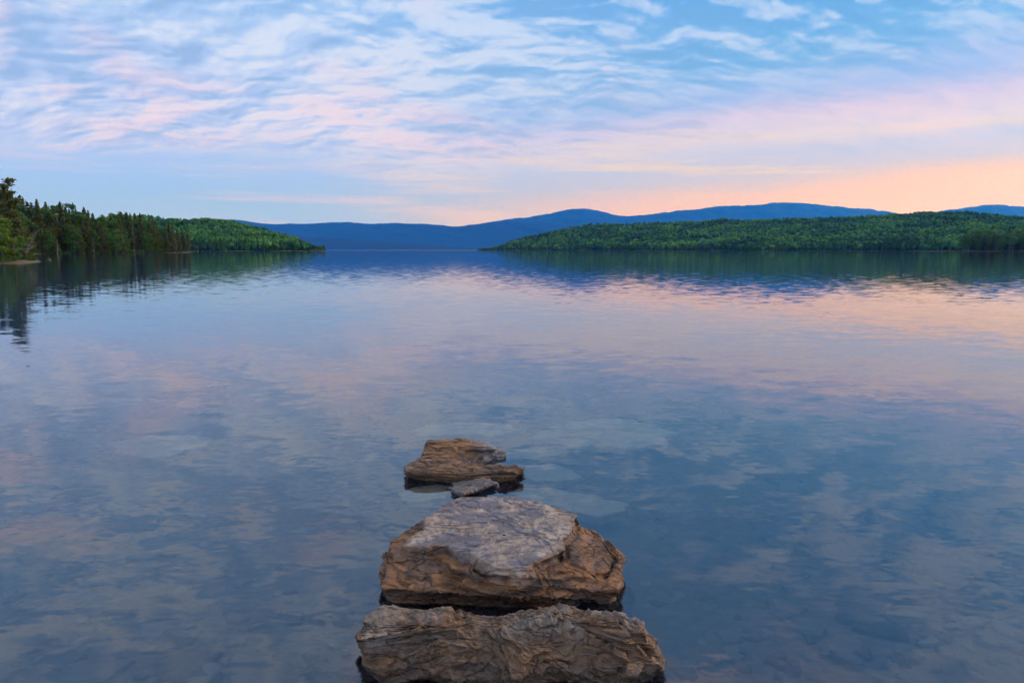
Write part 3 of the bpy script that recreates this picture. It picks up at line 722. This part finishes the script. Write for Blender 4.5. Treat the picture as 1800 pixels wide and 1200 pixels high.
def bare_tree(seed, nb_=26):
    r = np.random.default_rng(seed); main = [tube([(0, 0, -.03), (.01, 0, .3), (-.005, .005, .65), (.01, 0, 1.)], [.016, .012, .007, .002])]; tw = []
    for k in range(nb_):
        t = r.uniform(.3, .97); a = r.uniform(0, 6.283); L_ = r.uniform(.06, .22)*(1.15-t); s0 = np.array([0, 0, t]); dv = np.array([np.cos(a), np.sin(a), r.uniform(.3, 1.2)])
        e = s0+dv*L_; tw.append(tube([s0, s0+dv*L_*.5+np.array([0, 0, -.01]), e], [.0045, .003, .001], 5))
        for j in range(3):
            d2 = dv+r.normal(0, .6, 3); s1 = s0+dv*L_*r.uniform(.35, .95); tw.append(tube([s1, s1+d2*L_*.2, s1+d2*L_*.4], [.002, .0015, .0007], 4))
    a_, b_ = merge(main), merge(tw); return newmesh('trunk', *a_, True), newmesh('branches', *b_, True)
SPR = [spruce(101, .17), spruce(102, .20, .06), spruce(103, .15, .12, .08), spruce(104, .23, .04)]
PIN = [spruce(105, .16, .25, .30), spruce(106, .19, .30, .25)]
DEC = [broadleaf(201, .27), broadleaf(202, .22, .25), broadleaf(203, .32, .18), broadleaf(204, .25, .12, 52, .03)]
BUSH = [broadleaf(301, .62, .02, 34, 0, 60, .07), broadleaf(302, .5, .04, 30, .05, 60, .07)]
WP = [white_pine(401), white_pine(402, -.02)]
BARE = [bare_tree(501), bare_tree(502, 18)]
_variants = {}
def variant(me, mat):
    k = (me.name, mat.name)
    if k not in _variants:
        m = me.copy() if me.materials else me
        m.materials.clear(); m.materials.append(mat); _variants[k] = m
    return _variants[k]
def plant(name, proto, mats, loc, h, label, cat='tree', group=None, rot=None, wide=1., lean=0.):
    e = bpy.data.objects.new(name, None); C.objects.link(e); e.location = loc
    e.rotation_euler = (lean, 0, rng.uniform(0, 6.283) if rot is None else rot); e.scale = (h*wide, h*wide, h)
    tag(e, label, cat, group)
    for part, me, mt in zip(('trunk', 'branches' if proto in BARE else 'crown'), proto, mats):
        o = bpy.data.objects.new(part, variant(me, mt)); C.objects.link(o); o.parent = e
        if part == 'branches': o['kind'] = 'stuff'
    return e

# ---- the wooded point on the left: ground first
shore = np.array([(-420, 60), (-118, 62), (-70, 74), (-60.5, 82), (-61, 90), (-72, 104), (-96, 125), (-140, 175), (-190, 250), (-199, 286), (-196, 320), (-186, 368), (-196, 415), (-211, 458), (-236, 486), (-300, 520), (-460, 540)], float)
m_soil = material('forest_floor'); p = wpos(); n1 = noise(p, .25, 4, .6); _, _, pz = sep(p)
out(bsdf(mix(smooth(.5, .15, pz + (n1-.5)*.9), mix(n1, (.03, .035, .012), (.07, .06, .03)), (.20, .145, .09)), .95, .1, bump(noise(p, 1.5, 4, .6), .6, .15)))
gx_ = np.arange(-460, -40, 3.); gy_ = np.arange(40, 560, 3.); GX, GY = np.meshgrid(gx_, gy_)
def point_z(x, y):
    x = np.asarray(x, float); y = np.asarray(y, float)
    sd = sdpoly(x, y, shore); q = np.stack([x/18, y/18, x*0], -1)
    return np.where(sd > 0, np.minimum(sd*.10, 1.0)+np.clip(sd-10, 0, 120)*.025, np.maximum(sd*.25, -5)) + fbm(q, 3)*.35*np.clip(abs(sd)/4, 0, 1)
tag(obj('point_ground', newmesh('point_ground', np.stack([GX, GY, point_z(GX, GY)], -1).reshape(-1, 3), gridfaces(len(gy_), len(gx_)), True), m_soil), kind='structure')

# ---- trees of the point, from its tip back towards the viewer
G_FRONT = 'front row of the wooded point'; G_BACK = 'inner trees of the wooded point'
ORD = ['nearest', 'second', 'third', 'fourth', 'fifth', 'sixth', 'seventh', 'eighth', 'ninth', 'tenth', 'eleventh', 'twelfth', 'thirteenth', 'fourteenth', 'fifteenth', 'sixteenth', 'seventeenth', 'eighteenth', 'nineteenth', 'twentieth',
       'twenty first', 'twenty second', 'twenty third', 'twenty fourth', 'twenty fifth', 'twenty sixth', 'twenty seventh', 'twenty eighth', 'twenty ninth', 'thirtieth', 'thirty first', 'thirty second', 'thirty third', 'thirty fourth', 'thirty fifth', 'thirty sixth', 'thirty seventh', 'thirty eighth', 'thirty ninth', 'fortieth']
def shore_y(px):
    """depth at which the sight line of a photo column meets the point's shore (far side of the bay)"""
    return np.interp(px, [62, 120, 200, 300, 318, 337], [288, 300, 325, 372, 415, 452])
def standing(px, top, back=0.):
    Y = shore_y(px)+back; x_ = xof(px, Y); z_ = float(point_z(np.array([x_]), np.array([Y]))[0])
    return (x_, Y, z_-.1), far(px, top, Y)[1]-z_
S_, D_, Y_, N_, B_ = 'spruce', 'broadleaf', 'young', 'pine', 'bare'
front = [(331, 403, S_), (322, 404, S_), (313, 402, S_), (299, 389, S_), (292, 396, S_), (284, 402, D_), (272, 386, S_), (262, 410, Y_), (254, 404, D_), (247, 398, N_), (236, 393, B_), (229, 392, N_), (220, 404, D_), (213, 380, S_),
         (203, 402, D_), (196, 408, D_), (188, 400, S_), (180, 395, N_), (173, 385, S_), (165, 404, D_), (157, 398, S_), (148, 388, N_), (141, 396, S_), (131, 400, D_), (123, 392, D_), (115, 398, S_), (107, 388, N_), (98, 400, S_),
         (90, 396, S_), (82, 404, D_), (74, 398, S_), (66, 402, S_)]
look = {S_: 'dark pointed spruce', D_: 'green leafy tree', Y_: 'pale yellow green leafy tree', N_: 'dark ragged pine', B_: 'bare pale branched tree'}
cnt = 0
for px, top, k in front:
    loc, h = standing(px, top, 2.+rng.uniform(0, 3))
    lab = f'{look[k]}, {ORD[cnt]} tree {"to" if cnt == 0 else "from"} the tip on the wooded left point shore'
    if k == B_: lab = 'bare pale branched tree standing among the pines of the wooded left point'
    if k == Y_: lab = 'pale yellow green leafy tree on the shore near the tip of the left point'
    if k == S_: pr, mt, nm, wd = SPR[rng.integers(4)], (m_bark, m_con), 'spruce_tree', 1.05
    elif k == N_: pr, mt, nm, wd = PIN[rng.integers(2)], (m_bark, m_con), 'pine_tree', 1.2
    elif k == B_: pr, mt, nm, wd = BARE[0], (m_birch, m_birch), 'bare_tree', 1.
    elif k == Y_: pr, mt, nm, wd = DEC[2], (m_birch, m_bri), 'birch_tree', 1.15
    else: pr, mt, nm, wd = DEC[rng.integers(4)], (m_birch if rng.random() < .5 else m_bark, m_dec), 'broadleaf_tree', 1.1
    plant(nm, pr, mt, loc, h, lab, 'tree', G_FRONT, None, wd*(1.25 if h < 9 else 1.)); cnt += 1
back = [(305, 397, S_), (276, 392, S_), (266, 380, D_), (258, 383, D_), (250, 378, N_), (241, 376, N_), (233, 374, D_), (226, 377, N_), (217, 374, N_), (208, 372, D_), (199, 377, N_), (192, 379, D_), (184, 378, S_), (176, 374, D_), (168, 379, N_),
        (160, 372, S_), (153, 364, D_), (146, 368, D_), (139, 370, D_), (134, 358, S_), (127, 366, D_), (120, 359, D_), (112, 356, D_), (105, 364, D_), (100, 358, S_), (94, 362, D_), (87, 356, D_), (80, 360, D_), (72, 354, S_), (68, 362, D_), (62, 356, S_), (55, 352, S_), (48, 350, D_), (43, 344, S_), (36, 350, D_), (28, 345, S_), (20, 350, D_), (12, 343, S_), (4, 340, D_)]
back = [(p_, t_+((i_*37) % 7)-4, S_ if (k_ == D_ and i_ % 2 == 0) else k_) for i_, (p_, t_, k_) in enumerate(back)]
side_lab = {S_: 'dark spruce whose tip stands above the tree row of the wooded left point', D_: 'tall rounded green tree rising behind the shore row of the wooded left point', N_: 'broad dark pine rising behind the shore row of the wooded left point'}
seen = {}
extra = [(p_+rng.uniform(-4, 4), t_+rng.uniform(8, 16), [S_, D_, N_][rng.integers(3)]) for p_, t_, _ in back]
for i, (px, top, k) in enumerate(back+extra):
    loc, h = standing(px, top, rng.uniform(9, 26))
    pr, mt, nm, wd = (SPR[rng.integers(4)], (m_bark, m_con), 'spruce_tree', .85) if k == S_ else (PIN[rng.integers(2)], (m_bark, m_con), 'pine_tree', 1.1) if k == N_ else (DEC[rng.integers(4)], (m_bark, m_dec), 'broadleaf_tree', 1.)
    if px > 290: wd *= 1.1
    kinds = {S_: ('spruce tip', 'inner spruces'), D_: ('rounded leafy crown', 'inner leafy trees'), N_: ('broad pine top', 'inner pines')}[k]
    if i < len(back):
        n_ = seen[k] = seen.get(k, -1)+1
        lab = f'{kinds[0]} behind the shore row of the left point, {ORD[n_]} {"to" if n_ == 0 else "from"} its tip'
    else: lab = f'{({S_: "dark spruce", D_: "leafy tree", N_: "dark pine"}[k])} mostly hidden deep inside the wooded left point'
    plant(nm, pr, mt, loc, h, lab, 'tree', kinds[1]+' of the wooded point', None, wd)
# low shrubs along the water
for i, px in enumerate(np.linspace(318, 68, 30)):
    Y = shore_y(px)+rng.uniform(.5, 2); x_ = xof(px, Y)
    plant('shrub', BUSH[i % 2], (m_bark, m_dec if rng.random() < .6 else m_con), (x_, Y, float(point_z(np.array([x_]), np.array([Y]))[0])-.15), rng.uniform(1.2, 3.4), f'low shrub at the water edge of the left point, {ORD[i]} {"to" if i == 0 else "from"} its tip', 'shrub', 'shrubs along the point')

# ---- the near corner at the left edge of the picture
def near(px, top, Y):
    x_ = xof(px, Y); z_ = float(point_z(np.array([x_]), np.array([Y]))[0]); return (x_, Y, z_-.1), far(px, top, Y)[1]-z_
def nplant(nm, pr, mt, px, top, Y, lab, wd=1., cat='tree', rot=None):
    loc, h = near(px, top, Y); return plant(nm, pr, mt, loc, h, lab, cat, None, rot, wd)
nplant('pine_tree', WP[0], (m_bark, m_con), 24, 309, 88, 'tallest thin pine with ragged open crown at the left edge', 1.25)
nplant('pine_tree', WP[1], (m_bark, m_con), 5, 330, 96, 'ragged pine just left of the tallest thin pine', 1.4)
nplant('spruce_tree', SPR[0], (m_bark, m_con), 15, 338, 100, 'narrow dark spruce directly behind the tallest thin pine', 1.0)
nplant('spruce_tree', SPR[2], (m_bark, m_con), -8, 335, 92, 'dark spruce cut by the left picture edge', 1.2)
nplant('spruce_tree', SPR[1], (m_bark, m_con), 32, 362, 104, 'small dark spruce right of the tallest thin pine at the left edge', 1.2)
nplant('spruce_tree', SPR[3], (m_bark, m_con), 44, 380, 110, 'low broad spruce at the end of the near left bank', 1.1)
nplant('broadleaf_tree', DEC[0], (m_bark, m_dec), 38, 372, 116, 'slender green leafy tree behind the low broad spruce of the near left bank', 1.)
nplant('broadleaf_tree', DEC[1], (m_birch, m_bri), 3, 380, 84, 'bright yellow green leafy tree leaning over the water at the left edge', 1.3)
nplant('broadleaf_tree', DEC[3], (m_bark, m_bri), -14, 392, 82, 'bright leafy tree cut by the left picture edge at the waterside', 1.4)
nplant('broadleaf_tree', DEC[2], (m_bark, m_dec), 22, 402, 94, 'mid green leafy tree under the tallest thin pine', 1.2)
for i, (px, top, Y, lab, mt) in enumerate([(10, 434, 85, 'leafy bush at the very left edge of the near bank', m_bri), (20, 438, 86.5, 'leafy bush below the tallest thin pine by the water', m_dec), (31, 436, 92, 'dark bush in the middle of the near left bank', m_con),
                                          (42, 440, 98, 'green bush among the fallen branches of the near left bank', m_dec), (53, 444, 103, 'last low green bush at the end of the near left bank', m_bri), (0, 446, 83, 'low bush half cut by the left edge at the waterline', m_dec)]):
    nplant('bush', BUSH[i % 2], (m_bark, mt), px, top, Y, lab, 1.3, 'bush')
# dead branches and drift along the near bank
def limb(name, pts, rad, label, mat=None, cat='branch', twigs=0, seed=1):
    r = np.random.default_rng(seed); pts = np.array(pts, float); base = pts[0].copy(); pts = pts-base
    t = np.linspace(0, 1, 9); i = np.linspace(0, 1, len(pts)); path = np.stack([np.interp(t, i, pts[:, k]) for k in range(3)], -1); path[1:-1] += r.normal(0, rad*.8, (7, 3))
    e = bpy.data.objects.new(name, None); C.objects.link(e); e.location = base; tag(e, label, cat)
    obj('stem', newmesh('stem', *tube(path, np.linspace(rad, rad*.3, 9)), True), mat or m_dead, e)
    if twigs:
        tw = []
        for k in range(twigs):
            j = r.integers(2, 9); d = r.normal(0, 1, 3); d[2] = abs(d[2]); L_ = r.uniform(.4, 1.3); s0 = path[j]
            tw.append(tube([s0, s0+d*L_*.5, s0+d*L_+np.array([0, 0, -.1])], [rad*.4, rad*.28, rad*.1], 5))
        obj('twigs', newmesh('twigs', *merge(tw), True), mat or m_dead, e)['kind'] = 'stuff'
def w(px, py, Y):
    x_, z_ = far(px, py, Y); return (x_, Y, z_)
limb('dead_branch', [w(40, 456, 101), w(50, 436, 102), (w(61, 411, 103))], .09, 'grey dead branch rising steeply from the end of the near left bank', twigs=16, seed=2)
limb('dead_branch', [w(36, 457, 99), w(46, 442, 99), (w(58, 430, 100))], .08, 'grey dead branch leaning right under the steepest dead branch', twigs=14, seed=3)
limb('dead_branch', [w(24, 457, 94), w(36, 449, 95), (w(50, 446, 97))], .08, 'low dead branch lying over the bushes of the near left bank', twigs=10, seed=4)
limb('drift_log', [w(24, 460.6, 91.5), w(55, 458.6, 100), (w(90, 456.6, 110))], .13, 'long thin drift log lying on the water off the near left bank', cat='log', twigs=4, seed=5)
limb('drift_log', [w(8, 463.4, 84), w(30, 461.3, 88)], .12, 'short pale drift log on the shore below the leftmost bushes', cat='log', twigs=2, seed=6)
limb('dead_stump', [w(101, 446.5, 288), w(101.3, 434, 288), w(101, 421, 288)], .2, 'thin grey dead stump standing at the water before the left point', cat='stump', twigs=0, seed=7)

# ---- the dark stand across the water at the right edge
gs = [(1694, 418), (1700, 412), (1706, 409), (1712, 405), (1719, 407), (1726, 404), (1733, 402), (1741, 408), (1748, 405), (1755, 410), (1762, 408), (1769, 409), (1776, 404), (1783, 402), (1790, 405), (1797, 403), (1804, 402), (1812, 404), (1820, 402), (1830, 403), (1840, 401)]
m_bank = foliage_ground('bank_ground', (.03, .04, .015), (.09, .08, .05), .2)
bx_, by_ = np.meshgrid(np.linspace(xof(1688, 770), xof(2100, 770), 40), np.linspace(762, 860, 16))
ed = np.clip(np.minimum((bx_-bx_.min())/8, (by_-762)/6), 0, 1)
tag(obj('bank', newmesh('bank', np.stack([bx_, by_, -.6+1.3*ed+fbm(np.stack([bx_/20, by_/20, bx_*0], -1), 2)*.3*ed], -1).reshape(-1, 3), gridfaces(16, 40), True), m_bank), kind='structure')
seen = {}
for i, (px, top) in enumerate(gs*2):
    fr_ = i < len(gs); Y = 772+(0 if fr_ else 14)+rng.uniform(0, 8); t_ = top+(rng.uniform(4, 14) if fr_ else 0)
    con_ = rng.random() < .25; x_, zt_ = far(px+rng.uniform(-2, 2), t_, Y)
    pr, mt, nm = (SPR[rng.integers(4)], (m_bark, m_con), 'spruce_tree') if con_ else (DEC[rng.integers(4)], (m_birch, m_dec), 'broadleaf_tree')
    n_ = seen[(con_, fr_)] = seen.get((con_, fr_), -1)+1
    lab = f'{ORD[n_].replace("nearest", "first")} {"dark spruce" if con_ else "leafy tree"} from left, {"front" if fr_ else "back"} row of the stand at the right edge'
    if px > 1815: continue
    plant(nm, pr, mt, (x_, Y, .2), zt_, lab, 'tree', ('spruces' if con_ else 'leafy trees')+' of the stand at the right edge', None, 1.25)
